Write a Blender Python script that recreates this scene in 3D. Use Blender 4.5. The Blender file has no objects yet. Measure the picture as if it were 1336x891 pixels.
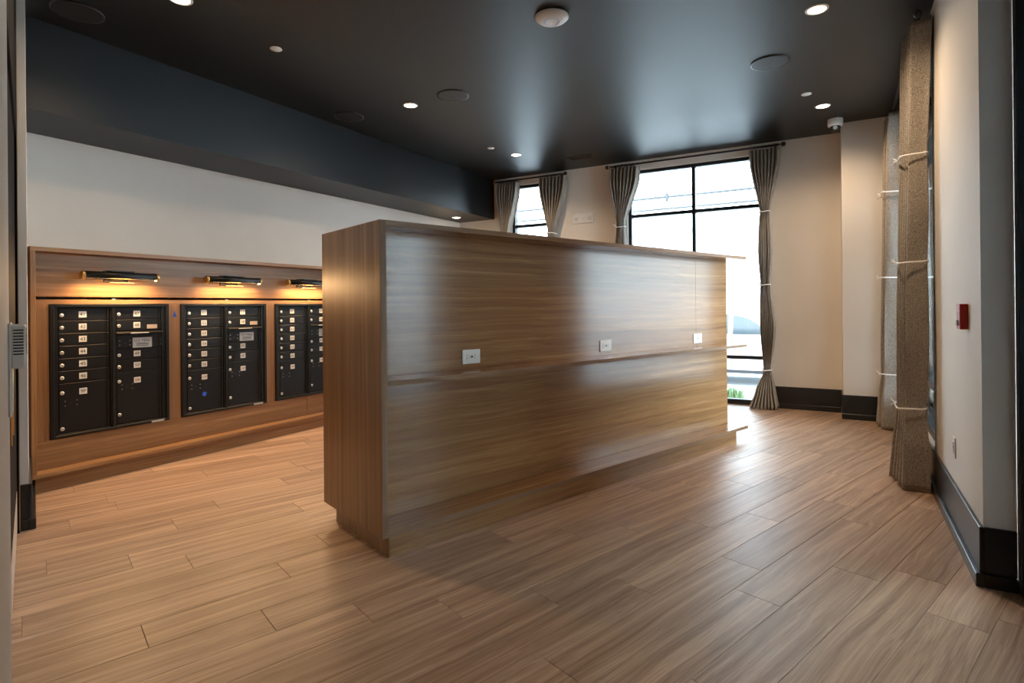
import bpy, bmesh, math, random
from math import sin, cos, pi, radians, sqrt
from mathutils import Vector, Matrix

random.seed(7)
SC = bpy.context.scene
COL = SC.collection

# ------------------------------------------------------------------ camera
# world: Y runs along the left (mailbox) wall, X to the right, Z up, metres
F_PX, CY, ROLL, PITCH = 733.3, 398.15, -0.00913, -0.0014
A_I, A_L, A_W = radians(49.413), radians(30.454), radians(29.375)
CAM_H = 1.40


def cam_axes():
    cr, sr, cp, sp = cos(ROLL), sin(ROLL), cos(PITCH), sin(PITCH)
    B = Matrix(((1, 0, 0), (0, 0, -1), (0, 1, 0)))
    P = Matrix(((1, 0, 0), (0, cp, -sp), (0, sp, cp)))
    Z = Matrix(((cr, -sr, 0), (sr, cr, 0), (0, 0, 1)))
    R = Z @ P @ B
    yw = Vector((sin(A_L), cos(A_L), 0))
    xw = Vector((cos(A_L), -sin(A_L), 0))

    def tow(v):
        return Vector((v.dot(xw), v.dot(yw), v.z))
    return [tow(Vector(R[i])) for i in range(3)]


rx, dn, fw = cam_axes()
cam = bpy.data.cameras.new('camera')
cam.sensor_fit = 'HORIZONTAL'
cam.sensor_width = 36.0
cam.lens = F_PX / 1336 * 36.0
cam.shift_x = 0.0
cam.shift_y = (CY - 445.5) / 1336
cam.clip_start = 0.02
cam.clip_end = 200
camo = bpy.data.objects.new('camera', cam)
COL.objects.link(camo)
M = Matrix((rx, -dn, -fw)).transposed().to_4x4()
M.translation = Vector((0, 0, CAM_H))
camo.matrix_world = M
SC.camera = camo

# ------------------------------------------------------------------ world, exposure
wd = bpy.data.worlds.new('overcast_sky')
SC.world = wd
wd.use_nodes = True
bg = wd.node_tree.nodes['Background']
bg.inputs[0].default_value = (0.74, 0.88, 1.0, 1)
bg.inputs[1].default_value = 8.4
vs = SC.view_settings
vs.view_transform = 'Standard'
vs.look = 'None'
vs.gamma = 1
vs.use_curve_mapping = False
vs.exposure = 0.80

DOWNLIGHT_W = 92.0
PICTURE_W = 10.0
WARM = (1.0, 0.73, 0.465)

# ------------------------------------------------------------------ frames of reference
BI = A_I - A_L
BW = A_W - A_L
U = Vector((sin(BI), cos(BI), 0))       # along the counter and the floor planks
N = Vector((cos(BI), -sin(BI), 0))      # across them, to the right
WX = Vector((cos(BW), -sin(BW), 0))     # along the window wall
WN = Vector((sin(BW), cos(BW), 0))      # out through the window wall
ROT_I = pi / 2 - BI                     # local x = U, local y = -N
ROT_W = -BW                             # local x = WX, local y = WN
YW = 8.335
ZC = 3.58
XL, XR = -5.905, 0.59


def isl(u, n, z=0.0):
    return U * u + N * n + Vector((0, 0, z))


def win(s, w, z=0.0):
    return WX * s + WN * w + Vector((0, 0, z))


# ------------------------------------------------------------------ mesh helpers
class MB:
    def __init__(self):
        self.v, self.f, self.s = [], [], []

    def box(self, x0, x1, y0, y1, z0, z1):
        b = len(self.v)
        self.v += [(x, y, z) for z in (z0, z1) for y in (y0, y1) for x in (x0, x1)]
        for q in ((0, 2, 3, 1), (4, 5, 7, 6), (0, 1, 5, 4), (2, 6, 7, 3), (0, 4, 6, 2), (1, 3, 7, 5)):
            self.f.append(tuple(b + i for i in q)); self.s.append(False)
        return self

    def prism(self, pts, y0, y1, axis='y'):
        """polygon of (a, z) extruded along y (or x)"""
        b = len(self.v); n = len(pts)
        for y in (y0, y1):
            for a, z in pts:
                self.v.append((a, y, z) if axis == 'y' else ((y, a, z) if axis == 'x' else (a, z, y)))
        self.f.append(tuple(b + i for i in range(n))); self.s.append(False)
        self.f.append(tuple(b + n + i for i in reversed(range(n)))); self.s.append(False)
        for i in range(n):
            j = (i + 1) % n
            self.f.append((b + i, b + n + i, b + n + j, b + j)); self.s.append(False)
        return self

    def lathe(self, prof, c=(0, 0, 0), ax=(0, 0, 1), seg=24, capb=True, capt=True):
        """prof: list of (r, h) revolved about ax through c"""
        ax = Vector(ax).normalized()
        t = Vector((1, 0, 0)) if abs(ax.x) < .9 else Vector((0, 1, 0))
        e1 = ax.cross(t).normalized(); e2 = ax.cross(e1)
        c = Vector(c); b = len(self.v)
        for r, h in prof:
            for k in range(seg):
                a = 2 * pi * k / seg
                self.v.append(tuple(c + ax * h + (e1 * cos(a) + e2 * sin(a)) * r))
        for i in range(len(prof) - 1):
            for k in range(seg):
                k2 = (k + 1) % seg
                self.f.append((b + i * seg + k, b + i * seg + k2, b + (i + 1) * seg + k2, b + (i + 1) * seg + k)); self.s.append(True)
        if capb:
            self.f.append(tuple(b + k for k in reversed(range(seg)))); self.s.append(False)
        if capt:
            o = b + (len(prof) - 1) * seg
            self.f.append(tuple(o + k for k in range(seg))); self.s.append(False)
        return self

    def cyl(self, p, q, r, seg=16):
        p, q = Vector(p), Vector(q)
        return self.lathe([(r, 0), (r, (q - p).length)], p, q - p, seg)

    def tube(self, pts, r, seg=8):
        for a, b in zip(pts[:-1], pts[1:]):
            self.cyl(a, b, r, seg)
        return self

    def ball(self, c, r, seg=16, ring=10, sc=1.0):
        pr = [(max(r * sin(pi * i / ring), 1e-4), -r * cos(pi * i / ring) * sc) for i in range(ring + 1)]
        return self.lathe(pr, c, (0, 0, 1), seg)

    def grid(self, rows, smooth=True, closed=False):
        b = len(self.v); m = len(rows[0])
        for r in rows:
            self.v += [tuple(p) for p in r]
        for i in range(len(rows) - 1):
            for j in range(m if closed else m - 1):
                j2 = (j + 1) % m
                self.f.append((b + i * m + j, b + i * m + j2, b + (i + 1) * m + j2, b + (i + 1) * m + j)); self.s.append(smooth)
        return self

    def mesh(self, name):
        me = bpy.data.meshes.new(name)
        me.from_pydata(self.v, [], self.f)
        me.polygons.foreach_set('use_smooth', self.s)
        bm = bmesh.new(); bm.from_mesh(me)
        bmesh.ops.recalc_face_normals(bm, faces=bm.faces)
        bm.to_mesh(me); bm.free()
        me.update()
        return me


def link(name, me, mat=None, parent=None, loc=(0, 0, 0), rotz=0.0):
    o = bpy.data.objects.new(name, me)
    COL.objects.link(o)
    o.location = loc
    o.rotation_euler = (0, 0, rotz)
    if mat is not None and me is not None and not me.materials:
        me.materials.append(mat)
    if parent:
        o.parent = parent
    return o


def part(name, mb, mat, parent=None, bev=0.0, seg=1, loc=(0, 0, 0), rotz=0.0, label=None):
    o = link(name, mb.mesh(name), mat, parent, loc, rotz)
    if bev:
        m = o.modifiers.new('bevel', 'BEVEL')
        m.width = bev; m.segments = seg; m.limit_method = 'ANGLE'; m.angle_limit = radians(40)
    if label:
        o['label'] = label
    return o


def tag(o, label, cat, group=None):
    o['label'] = label; o['category'] = cat
    if group:
        o['group'] = group
    return o


def thing(name, label, cat, loc=(0, 0, 0), rotz=0.0, group=None):
    return tag(link(name, None, None, None, loc, rotz), label, cat, group)


def struct(o, label=None):
    o['kind'] = 'structure'
    if label:
        o['label'] = label
    return o


def semp(name, loc=(0, 0, 0), rotz=0.0, label=None):
    return struct(link(name, None, None, None, loc, rotz), label)


def copy_tree(root, parent=None):
    c = root.copy(); COL.objects.link(c); c.parent = parent
    for ch in list(root.children):
        copy_tree(ch, c)
    return c


def text_mesh(txt, size, name='lettering'):
    cu = bpy.data.curves.new(name, 'FONT')
    cu.body = txt; cu.size = size; cu.align_x = 'CENTER'; cu.align_y = 'CENTER'
    cu.resolution_u = 2; cu.extrude = 0.0004
    t = bpy.data.objects.new(name, cu)
    me = bpy.data.meshes.new_from_object(t)
    bpy.data.objects.remove(t)
    me.name = name
    return me


# ------------------------------------------------------------------ materials
def mat(name, col=(.8, .8, .8), rough=.5, metal=0.0, spec=.5, emit=None, estr=0.0):
    m = bpy.data.materials.new(name)
    m.use_nodes = True
    p = m.node_tree.nodes['Principled BSDF']
    p.inputs['Base Color'].default_value = (*col, 1)
    p.inputs['Roughness'].default_value = rough
    p.inputs['Metallic'].default_value = metal
    p.inputs['Specular IOR Level'].default_value = spec
    if emit:
        p.inputs['Emission Color'].default_value = (*emit, 1)
        p.inputs['Emission Strength'].default_value = estr
    return m


def nd(m, t, **kw):
    n = m.node_tree.nodes.new(t)
    for k, v in kw.items():
        setattr(n, k, v)
    return n


def lk(m, a, b):
    m.node_tree.links.new(a, b)


def ramp(m, stops):
    r = nd(m, 'ShaderNodeValToRGB')
    e = r.color_ramp.elements
    e[0].position = stops[0][0]; e[0].color = (*stops[0][1], 1)
    e[1].position = stops[-1][0]; e[1].color = (*stops[-1][1], 1)
    for p, c in stops[1:-1]:
        k = e.new(p); k.color = (*c, 1)
    return r


def painted(name, col, rough=.6, bump=.02, spec=.3, scale=180):
    m = mat(name, col, rough, spec=spec)
    p = m.node_tree.nodes['Principled BSDF']
    tc = nd(m, 'ShaderNodeTexCoord')
    n = nd(m, 'ShaderNodeTexNoise'); n.inputs['Scale'].default_value = scale; n.inputs['Detail'].default_value = 3
    b = nd(m, 'ShaderNodeBump'); b.inputs['Strength'].default_value = bump; b.inputs['Distance'].default_value = .01
    lk(m, tc.outputs['Object'], n.inputs['Vector']); lk(m, n.outputs['Fac'], b.inputs['Height']); lk(m, b.outputs['Normal'], p.inputs['Normal'])
    n2 = nd(m, 'ShaderNodeTexNoise'); n2.inputs['Scale'].default_value = 1.3; n2.inputs['Detail'].default_value = 4
    lk(m, tc.outputs['Object'], n2.inputs['Vector'])
    r = ramp(m, [(.3, tuple(c * .96 for c in col)), (.7, tuple(min(1, c * 1.03) for c in col))])
    lk(m, n2.outputs['Fac'], r.inputs['Fac']); lk(m, r.outputs['Color'], p.inputs['Base Color'])
    return m


def wood(name, stops, axis=0, across=14.0, along=.7, rough=.3, rand=False, spec=.5, bump=.0, fine=.35, coat=0.0, wobble=.25, hue=None):
    """streaky wood: grain runs along the given local axis"""
    m = mat(name, stops[1][1], rough, spec=spec)
    p = m.node_tree.nodes['Principled BSDF']
    tc = nd(m, 'ShaderNodeTexCoord')
    vec = tc.outputs['Object']
    oi = nd(m, 'ShaderNodeObjectInfo')
    if rand:
        mu = nd(m, 'ShaderNodeVectorMath', operation='SCALE')
        cb = nd(m, 'ShaderNodeCombineXYZ')
        for i in range(3):
            cb.inputs[i].default_value = (37.0, 11.0, 23.0)[i]
        lk(m, cb.outputs[0], mu.inputs[0]); lk(m, oi.outputs['Random'], mu.inputs['Scale'])
        ad = nd(m, 'ShaderNodeVectorMath', operation='ADD')
        lk(m, vec, ad.inputs[0]); lk(m, mu.outputs[0], ad.inputs[1]); vec = ad.outputs[0]
    # wobble the grain slowly
    wn = nd(m, 'ShaderNodeTexNoise'); wn.inputs['Scale'].default_value = 1.1; wn.inputs['Detail'].default_value = 1.5
    lk(m, vec, wn.inputs['Vector'])
    sb = nd(m, 'ShaderNodeVectorMath', operation='SUBTRACT'); sb.inputs[1].default_value = (.5, .5, .5)
    lk(m, wn.outputs['Color'], sb.inputs[0])
    sc = nd(m, 'ShaderNodeVectorMath', operation='SCALE'); sc.inputs['Scale'].default_value = wobble
    lk(m, sb.outputs[0], sc.inputs[0])
    ad2 = nd(m, 'ShaderNodeVectorMath', operation='ADD')
    lk(m, vec, ad2.inputs[0]); lk(m, sc.outputs[0], ad2.inputs[1])

    def stretched(k, al, detail, dist=0.0):
        mp = nd(m, 'ShaderNodeMapping')
        s = [k, k, k]; s[axis] = al
        mp.inputs['Scale'].default_value = s
        lk(m, ad2.outputs[0], mp.inputs['Vector'])
        n = nd(m, 'ShaderNodeTexNoise'); n.inputs['Scale'].default_value = 1.0
        n.inputs['Detail'].default_value = detail; n.inputs['Roughness'].default_value = .6; n.inputs['Distortion'].default_value = dist
        lk(m, mp.outputs[0], n.inputs['Vector'])
        return n
    a = stretched(across, along, 5, .4)
    b = stretched(across * 7, along * 2.2, 3)
    mx = nd(m, 'ShaderNodeMix'); mx.data_type = 'FLOAT'; mx.inputs[0].default_value = fine
    lk(m, a.outputs['Fac'], mx.inputs[2]); lk(m, b.outputs['Fac'], mx.inputs[3])
    r = ramp(m, stops)
    lk(m, mx.outputs[0], r.inputs['Fac'])
    out = r.outputs['Color']
    if rand:
        hs = nd(m, 'ShaderNodeHueSaturation')
        mr = nd(m, 'ShaderNodeMapRange'); mr.inputs['To Min'].default_value = .86; mr.inputs['To Max'].default_value = 1.12
        lk(m, oi.outputs['Random'], mr.inputs['Value']); lk(m, mr.outputs[0], hs.inputs['Value'])
        lk(m, out, hs.inputs['Color']); out = hs.outputs['Color']
    lk(m, out, p.inputs['Base Color'])
    if bump:
        bp = nd(m, 'ShaderNodeBump'); bp.inputs['Strength'].default_value = bump; bp.inputs['Distance'].default_value = .004
        lk(m, b.outputs['Fac'], bp.inputs['Height']); lk(m, bp.outputs['Normal'], p.inputs['Normal'])
    if coat:
        p.inputs['Coat Weight'].default_value = coat; p.inputs['Coat Roughness'].default_value = .12
    return m


def tweed(name, dark, light, k=1.0):
    m = mat(name, dark, .9, spec=.15)
    p = m.node_tree.nodes['Principled BSDF']
    p.inputs['Sheen Weight'].default_value = .25
    tc = nd(m, 'ShaderNodeTexCoord')
    n1 = nd(m, 'ShaderNodeTexNoise'); n1.inputs['Scale'].default_value = 150 * k; n1.inputs['Detail'].default_value = 2
    mp = nd(m, 'ShaderNodeMapping'); mp.inputs['Scale'].default_value = (1, 1, 1.6)
    lk(m, tc.outputs['Object'], mp.inputs['Vector']); lk(m, mp.outputs[0], n1.inputs['Vector'])
    r = ramp(m, [(.38, dark), (.5, tuple((a + b) / 2 for a, b in zip(dark, light))), (.62, light)])
    lk(m, n1.outputs['Fac'], r.inputs['Fac']); lk(m, r.outputs['Color'], p.inputs['Base Color'])
    b = nd(m, 'ShaderNodeBump'); b.inputs['Strength'].default_value = .3; b.inputs['Distance'].default_value = .002
    lk(m, n1.outputs['Fac'], b.inputs['Height']); lk(m, b.outputs['Normal'], p.inputs['Normal'])
    return m


def glass(name, tint=(1, 1, 1), refl=.06):
    m = bpy.data.materials.new(name); m.use_nodes = True
    nt = m.node_tree; nt.nodes.remove(nt.nodes['Principled BSDF'])
    t = nd(m, 'ShaderNodeBsdfTransparent'); t.inputs[0].default_value = (*tint, 1)
    g = nd(m, 'ShaderNodeBsdfGlossy'); g.inputs['Roughness'].default_value = .02
    x = nd(m, 'ShaderNodeMixShader')
    fr = nd(m, 'ShaderNodeFresnel'); fr.inputs['IOR'].default_value = 1.5; lk(m, fr.outputs[0], x.inputs[0])
    lk(m, t.outputs[0], x.inputs[1]); lk(m, g.outputs[0], x.inputs[2]); lk(m, x.outputs[0], nt.nodes['Material Output'].inputs[0])
    return m


WALNUT = [(.32, (.150, .073, .029)), (.43, (.250, .130, .054)), (.53, (.310, .165, .071)), (.60, (.375, .207, .093)), (.65, (.47, .275, .130)), (.72, (.55, .335, .165))]
M_wall = painted('wall_paint', (.78, .725, .66), .62)
M_black = painted('black_ceiling_paint', (.0075, .009, .0105), .45, .012, .46)
M_trim = mat('black_trim_paint', (.012, .014, .016), .28)
M_wood = wood('laminate_horizontal', WALNUT, 0, 26, .42, .18, spec=.34, wobble=.05, fine=.38)
M_woodv = wood('laminate_vertical', WALNUT, 2, 28, .35, .30, wobble=.03, fine=.3)
EDGE = [(.3, (.17, .093, .046)), (.5, (.24, .14, .074)), (.7, (.31, .19, .108))]
M_edge = wood('edge_band_long', EDGE, 0, 40, .6, .55, spec=.3, wobble=.03)
M_edgev = wood('edge_band_upright', EDGE, 2, 40, .6, .55, spec=.3, wobble=.03)
M_woody = wood('laminate_along_wall', WALNUT, 1, 26, .45, .36, wobble=.05)
M_woodz = wood('laminate_upright', WALNUT, 2, 28, .45, .36, wobble=.04)
M_plank = wood('plank_tile', [(.33, (.20, .122, .079)), (.45, (.345, .219, .147)), (.54, (.46, .306, .213)), (.67, (.63, .45, .33))], 0, 26, .65, .43, rand=True, spec=.7, bump=.06, fine=.36, wobble=.07)
M_grout = painted('tile_grout', (.25, .19, .145), .9)
M_doorblk = mat('black_door_paint', (.006, .006, .007), .7, 0, .15)
M_alu = mat('dark_window_aluminium', (.016, .022, .028), .35, .2)
M_glass = glass('clear_glass', (.97, 1, 1), .06)
M_mail = mat('black_mailbox_metal', (.0045, .005, .0055), .42, 0, .35)
M_maild = mat('black_mailbox_door', (.0055, .006, .0068), .40, 0, .35)
M_steel = mat('brushed_steel', (.72, .70, .67), .42, 1)
M_brass = mat('brass', (.72, .48, .18), .28, 1)
M_white = mat('white_plastic', (.80, .79, .77), .4)
M_label = mat('white_label', (.74, .73, .70), .5)
M_grey = mat('grey_label', (.50, .52, .53), .45)
M_ink = mat('black_ink', (.02, .02, .02), .6)
M_dark = mat('black_plastic', (.015, .015, .016), .5)
M_red = mat('red_plastic', (.50, .022, .022), .4)
M_blue = mat('blue_tape', (.012, .08, .55), .6)
M_led = mat('blue_ring', (.30, .48, .85), .4)
M_band = mat('white_tie_band', (.90, .90, .90), .35)
M_lampglow = mat('lamp_lens', (.9, .85, .75), .5, emit=(1.0, .80, .55), estr=14)
M_picglow = mat('picture_lamp_lens', (.9, .8, .6), .5, emit=(1.0, .78, .46), estr=9)
M_tweed = tweed('grey_brown_tweed', (.110, .095, .080), (.56, .50, .435), 1.4)
M_lining = mat('pale_lining', (.72, .74, .76), .8)
M_spk = mat('black_grille', (.020, .021, .022), .55)
M_asphalt = painted('pavement', (.52, .53, .54), .85, .1, .2, 30)
M_facade = painted('white_facade', (.86, .86, .85), .85, .04)
M_pink = painted('pink_render', (.74, .50, .44), .85, .04)
M_block = mat('glass_block', (.38, .43, .46), .2)
M_car = mat('white_car_paint', (.70, .72, .73), .25)
M_car2 = mat('silver_car_paint', (.38, .41, .44), .25, .3)
M_carglass = mat('car_glass', (.05, .065, .075), .08)
M_tyre = mat('tyre_rubber', (.03, .03, .035), .8)
M_grass = mat('grass_blade', (.13, .21, .085), .7)
M_wire = mat('overhead_cable', (.075, .08, .085), .8, 0, .2)


# ------------------------------------------------------------------ floor
def clip(poly, a, b, c):
    """keep a*x + b*y <= c"""
    out = []
    for i in range(len(poly)):
        p, q = poly[i], poly[(i + 1) % len(poly)]
        dp, dq = a * p[0] + b * p[1] - c, a * q[0] + b * q[1] - c
        if dp <= 0:
            out.append(p)
        if (dp < 0) != (dq < 0) and dp != dq:
            t = dp / (dp - dq)
            out.append((p[0] + (q[0] - p[0]) * t, p[1] + (q[1] - p[1]) * t))
    return out


floor = part('floor', MB().box(XL - .15, 2.75, -2.6, 8.55, -.14, -.003), M_grout)
struct(floor, 'brown wood-look plank floor of the mail room')
PITCH_N, LEN_U, GAP = .2255, 1.365, .0024
JOINT = {-2: 3.065, -1: 3.435, 0: 3.233, 1: 2.623, 2: 2.904, 3: 3.637, 4: 1.868, 5: 1.47, 6: 1.15, 7: .803, 8: .363, 9: 1.02,
         10: 1.327, 11: .66, 12: .413, 13: .057, 14: .703, 15: 1.0, 16: .185, 17: .458}


def plank_mesh(poly):
    cx = sum(p[0] for p in poly) / len(poly); cy = sum(p[1] for p in poly) / len(poly)
    b = MB(); n = len(poly)

    def ins(p, d):
        v = Vector((p[0] - cx, p[1] - cy)); L = v.length or 1
        return (p[0] - (.0008 if d else 0) * (1 if v.x > 0 else -1), p[1] - (.0008 if d else 0) * (1 if v.y > 0 else -1))
    for z, d in ((-.003, 0), (-.0008, 0), (0.0, 1)):
        for p in poly:
            q = ins(p, d); b.v.append((q[0], q[1], z))
    for k in (0, 1):
        for i in range(n):
            j = (i + 1) % n
            b.f.append((k * n + i, k * n + j, (k + 1) * n + j, (k + 1) * n + i)); b.s.append(False)
    b.f.append(tuple(2 * n + i for i in range(n))); b.s.append(False)
    b.f.append(tuple(i for i in reversed(range(n)))); b.s.append(False)
    return b.mesh('plank')


hl, hw = LEN_U / 2 - GAP / 2, PITCH_N / 2 - GAP / 2
full_poly = [(-hl, -hw), (hl, -hw), (hl, hw), (-hl, hw)]
full = plank_mesh(full_poly); full.materials.append(M_plank)
# room outline as half planes in world xy: a x + b y <= c
HALF = [(-1, 0, 5.90), (1, 0, 1.7), (WN.x, WN.y, YW + .12), (-U.x, -U.y, .9)]
for k in range(-8, 27):
    nc = -.947 - PITCH_N * (k + .5)
    j0 = JOINT.get(k, random.uniform(0, LEN_U))
    for i in range(-5, 8):
        uc = j0 + LEN_U * (i + .5)
        c = isl(uc, nc)
        # local x = U, local y = -N ; world corner = c + x U - y N
        inside = True; poly = full_poly[:]
        for a, b, cc in HALF:
            la = a * U.x + b * U.y; lb = -(a * N.x + b * N.y); lc = cc - a * c.x - b * c.y
            np_ = clip(poly, la, lb, lc)
            if len(np_) != len(poly) or any(abs(p[0] - q[0]) + abs(p[1] - q[1]) > 1e-6 for p, q in zip(np_, poly)):
                inside = False
            poly = np_
            if len(poly) < 3:
                break
        if len(poly) < 3:
            continue
        ar = abs(sum(poly[t][0] * poly[(t + 1) % len(poly)][1] - poly[(t + 1) % len(poly)][0] * poly[t][1] for t in range(len(poly)))) / 2
        if ar < .003:
            continue
        o = link('plank', full if inside else plank_mesh(poly), M_plank, floor, c, ROT_I)

# ------------------------------------------------------------------ ceiling, walls
ceil = struct(part('ceiling', MB().box(XL - .15, 2.75, -2.6, 8.6, ZC, ZC + .15), M_black), 'satin black painted ceiling')
sof = struct(part('trim_soffit', MB().box(XL + .001, -5.175, .9, YW - .11, 2.90, ZC - .001), M_black), 'black boxed soffit along the mailbox wall')
struct(part('wall_left', MB().box(XL - .15, XL, -1.0, 8.5, 0, ZC), M_wall), 'cream wall above the mailboxes')

# window wall (local x = WX, y = WN)
W1 = (-2.66, -.725, 0.0, 3.44)     # large window
W2 = (-4.70, -3.91, .30, 3.44)     # small window
wb = MB()
y0, y1 = YW, YW + .22
wb.box(-6.1, W2[0], y0, y1, 0, ZC)
wb.box(W2[0], W2[1], y0, y1, 0, W2[2]); wb.box(W2[0], W2[1], y0, y1, W2[3], ZC)
wb.box(W2[1], W1[0], y0, y1, 0, ZC)
wb.box(W1[0], W1[1], y0, y1, W1[3], ZC)
wb.box(W1[1], 1.1, y0, y1, 0, ZC)
struct(part('wall_back', wb, M_wall, rotz=ROT_W), 'cream wall with the two street windows')
struct(part('wall_corner', MB().box(.15, .78, 7.90, YW, 0, ZC), M_wall, rotz=ROT_W), 'boxed column in the far corner of the room')

# right wall with its window opening
R0, R1, RZ0, RZ1 = 5.25, 7.74, .31, 3.44
wb = MB()
wb.box(XR, XR + .127, 3.57, R0, 0, ZC)
wb.box(XR, XR + .15, R0, R1, 0, RZ0); wb.box(XR, XR + .15, R0, R1, RZ1, ZC)
wb.box(XR, XR + .15, R1, 8.4, 0, ZC)
struct(part('wall_right', wb, M_wall), 'cream wall carrying the red alarm')

# near walls, on the counter's axes (local x = U, y = -N)
wb = MB()
wb.box(-.24, -.016, 4.765, 7.0, 0, ZC)
struct(part('wall_front', wb, M_wall, rotz=ROT_I), 'short cream wall at the near end of the mailboxes')
wb = MB()
wb.box(-.25, -.035, .78, 1.61, 0, ZC)
wb.box(-1.62, -.25, .78, .95, 0, ZC)
wb.box(-1.77, -1.62, -3.45, .95, 0, ZC)
struct(part('wall_near', wb, M_wall, rotz=ROT_I), 'pale wall beside the dark door')
struct(part('wall_entry', MB().box(.72, .87, -2.6, 2.0, 0, ZC).box(.87, 2.75, 1.85, 2.0, 0, ZC).box(.74, 2.75, 5.0, 5.15, 0, ZC).box(2.58, 2.75, 3.2, 5.0, ZC - .1, ZC).box(2.58, 2.75, 2.0, 3.2, 0, ZC), M_wall), 'unseen cream walls by the entrance glazing, partly shaped to limit daylight')  # final box: unseen wall added to keep daylight off the right wall's return


# baseboards: tall flat board on a thicker toe
def base_local(mb, x0, x1, yf, side=-1, h=.29):
    """board in front (side -1: towards -y) of a wall face at y = yf"""
    a, b = (yf - .018, yf) if side < 0 else (yf, yf + .018)
    c, d = (yf - .036, yf) if side < 0 else (yf, yf + .036)
    mb.box(x0, x1, a, b, .066, h); mb.box(x0, x1, c, d, 0, .066)


b = MB(); base_local(b, W1[1] + .02, .132, YW)
struct(part('baseboard_back', b, M_trim, rotz=ROT_W, bev=.003))
b = MB(); base_local(b, .132, .60, 7.90)
b.box(.132, .15, 7.90, YW, .066, .29)
struct(part('baseboard_corner', b, M_trim, rotz=ROT_W, bev=.003))
b = MB()
b.box(XR - .018, XR, 3.552, 7.87, .066, .29); b.box(XR - .036, XR, 3.534, 7.87, 0, .066)
b.box(XR, .715, 3.552, 3.57, .066, .29); b.box(XR, .715, 3.534, 3.57, 0, .066)
struct(part('baseboard_right', b, M_trim, bev=.003))
b = MB()
b.box(-.016, .002, 4.747, 5.62, .066, .29); b.box(-.016, .02, 4.73, 5.62, 0, .066)
b.box(-.056, -.016, 4.747, 4.765, .066, .29); b.box(-.056, -.016, 4.73, 4.765, 0, .066)
struct(part('baseboard_front', b, M_trim, rotz=ROT_I, bev=.003))


# ------------------------------------------------------------------ windows
def bar(parent, x0, x1, y0, y1, z0, z1, name='frame_bar'):
    return part(name, MB().box(x0, x1, y0, y1, z0, z1), M_alu, parent, bev=.004)


def window(name, label, root_rot, x0, x1, z0, z1, yc, vs_, hs, loc=(0, 0, 0), fw_=.05, d=.10):
    """aluminium window in the local xz plane at y = yc with mullions vs_ and transoms hs"""
    r = semp(name, loc, root_rot, label)
    a, b = yc - d / 2, yc + d / 2
    bar(r, x0, x0 + fw_, a, b, z0, z1); bar(r, x1 - fw_, x1, a, b, z0, z1)
    bar(r, x0 + fw_, x1 - fw_, a, b, z1 - fw_, z1); bar(r, x0 + fw_, x1 - fw_, a, b, z0, z0 + fw_ + .015)
    xs = [x0 + fw_] + [v for m in vs_ for v in (m - fw_ / 2, m + fw_ / 2)] + [x1 - fw_]
    zs = [z0 + fw_ + .015] + [v for m in hs for v in (m - fw_ / 2, m + fw_ / 2)] + [z1 - fw_]
    for m in vs_:
        bar(r, m - fw_ / 2, m + fw_ / 2, a, b, zs[0], zs[-1], 'mullion')
    for i in range(0, len(xs), 2):
        for h in hs:
            bar(r, xs[i], xs[i + 1], a, b, h - fw_ / 2, h + fw_ / 2, 'transom')
        for j in range(0, len(zs), 2):
            part('pane', MB().box(xs[i] - .008, xs[i + 1] + .008, yc + .004, yc + .012, zs[j] - .008, zs[j + 1] + .008), M_glass, r)
    return r


window('window_1', 'tall dark-framed street window with six panes', ROT_W, W1[0], W1[1], W1[2] + .002, W1[3], YW + .11, [-1.690], [.655, 2.752])
window('window_2', 'narrow dark-framed street window beside the soffit', ROT_W, W2[0], W2[1], W2[2], W2[3], YW + .11, [], [.655, 2.752])
# right wall: local x runs along -Y  (rot -90deg: local x -> -Y, local y -> +X)
window('window_3', 'dark-framed window behind the tied brown curtains', -pi / 2, -R1, -R0, RZ0, RZ1, XR + .085, [], [.72, 2.752], d=.125)
window('window_4', 'black-framed glazed door to the entrance vestibule', -pi / 2, -3.565, -2.0, 0.002, ZC - .1, .785, [], [3.09], fw_=.06, d=.135)
window('window_5', 'black-framed street glazing of the entrance vestibule', -pi / 2, -5.0, -3.2, 0.002, ZC - .1, 2.66, [], [2.9], fw_=.06, d=.12)
struct(part('trim_1', MB().box(.717, .853, 2.0, 3.565, ZC - .1, ZC), M_alu), 'black head trim over the entrance glazing')

# dark door in the near wall (local x = U, y = -N)
d1 = semp('door_1', (0, 0, 0), ROT_I, 'black door with a slim brass edge beside the pale wall')
for a, b2 in ((4.70, 4.765), (1.612, 1.68)):
    part('door_jamb', MB().box(-.20, -.058, a, b2, 0, ZC), M_doorblk, d1, .004)
part('door_head', MB().box(-.20, -.060, 1.68, 4.70, 2.50, ZC), M_doorblk, d1, .004)
for a, b2 in ((1.69, 3.18), (3.20, 4.69)):
    lf = part('door_leaf', MB().box(-.12, -.072, a, b2, .008, 2.49), M_doorblk, d1, .003)
    part('door_handle', MB().cyl((-.064, (a + b2) / 2 + (.62 if a < 2 else -.62), .85), (-.064, (a + b2) / 2 + (.62 if a < 2 else -.62), 1.25), .006), M_brass, lf)
    part('kick_plate', MB().box(-.072, -.070, a + .05, b2 - .05, .05, .28), M_steel, lf)
part('edge_strip', MB().box(-.0605, -.0575, 4.69, 4.70, .02, ZC - .02), M_brass, d1)

# ------------------------------------------------------------------ counter (package sorting island)
isle = thing('sorting_counter', 'large walnut laminate counter with shelves standing on the plank floor', 'counter', isl(1.463, -2.822), ROT_I)
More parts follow.
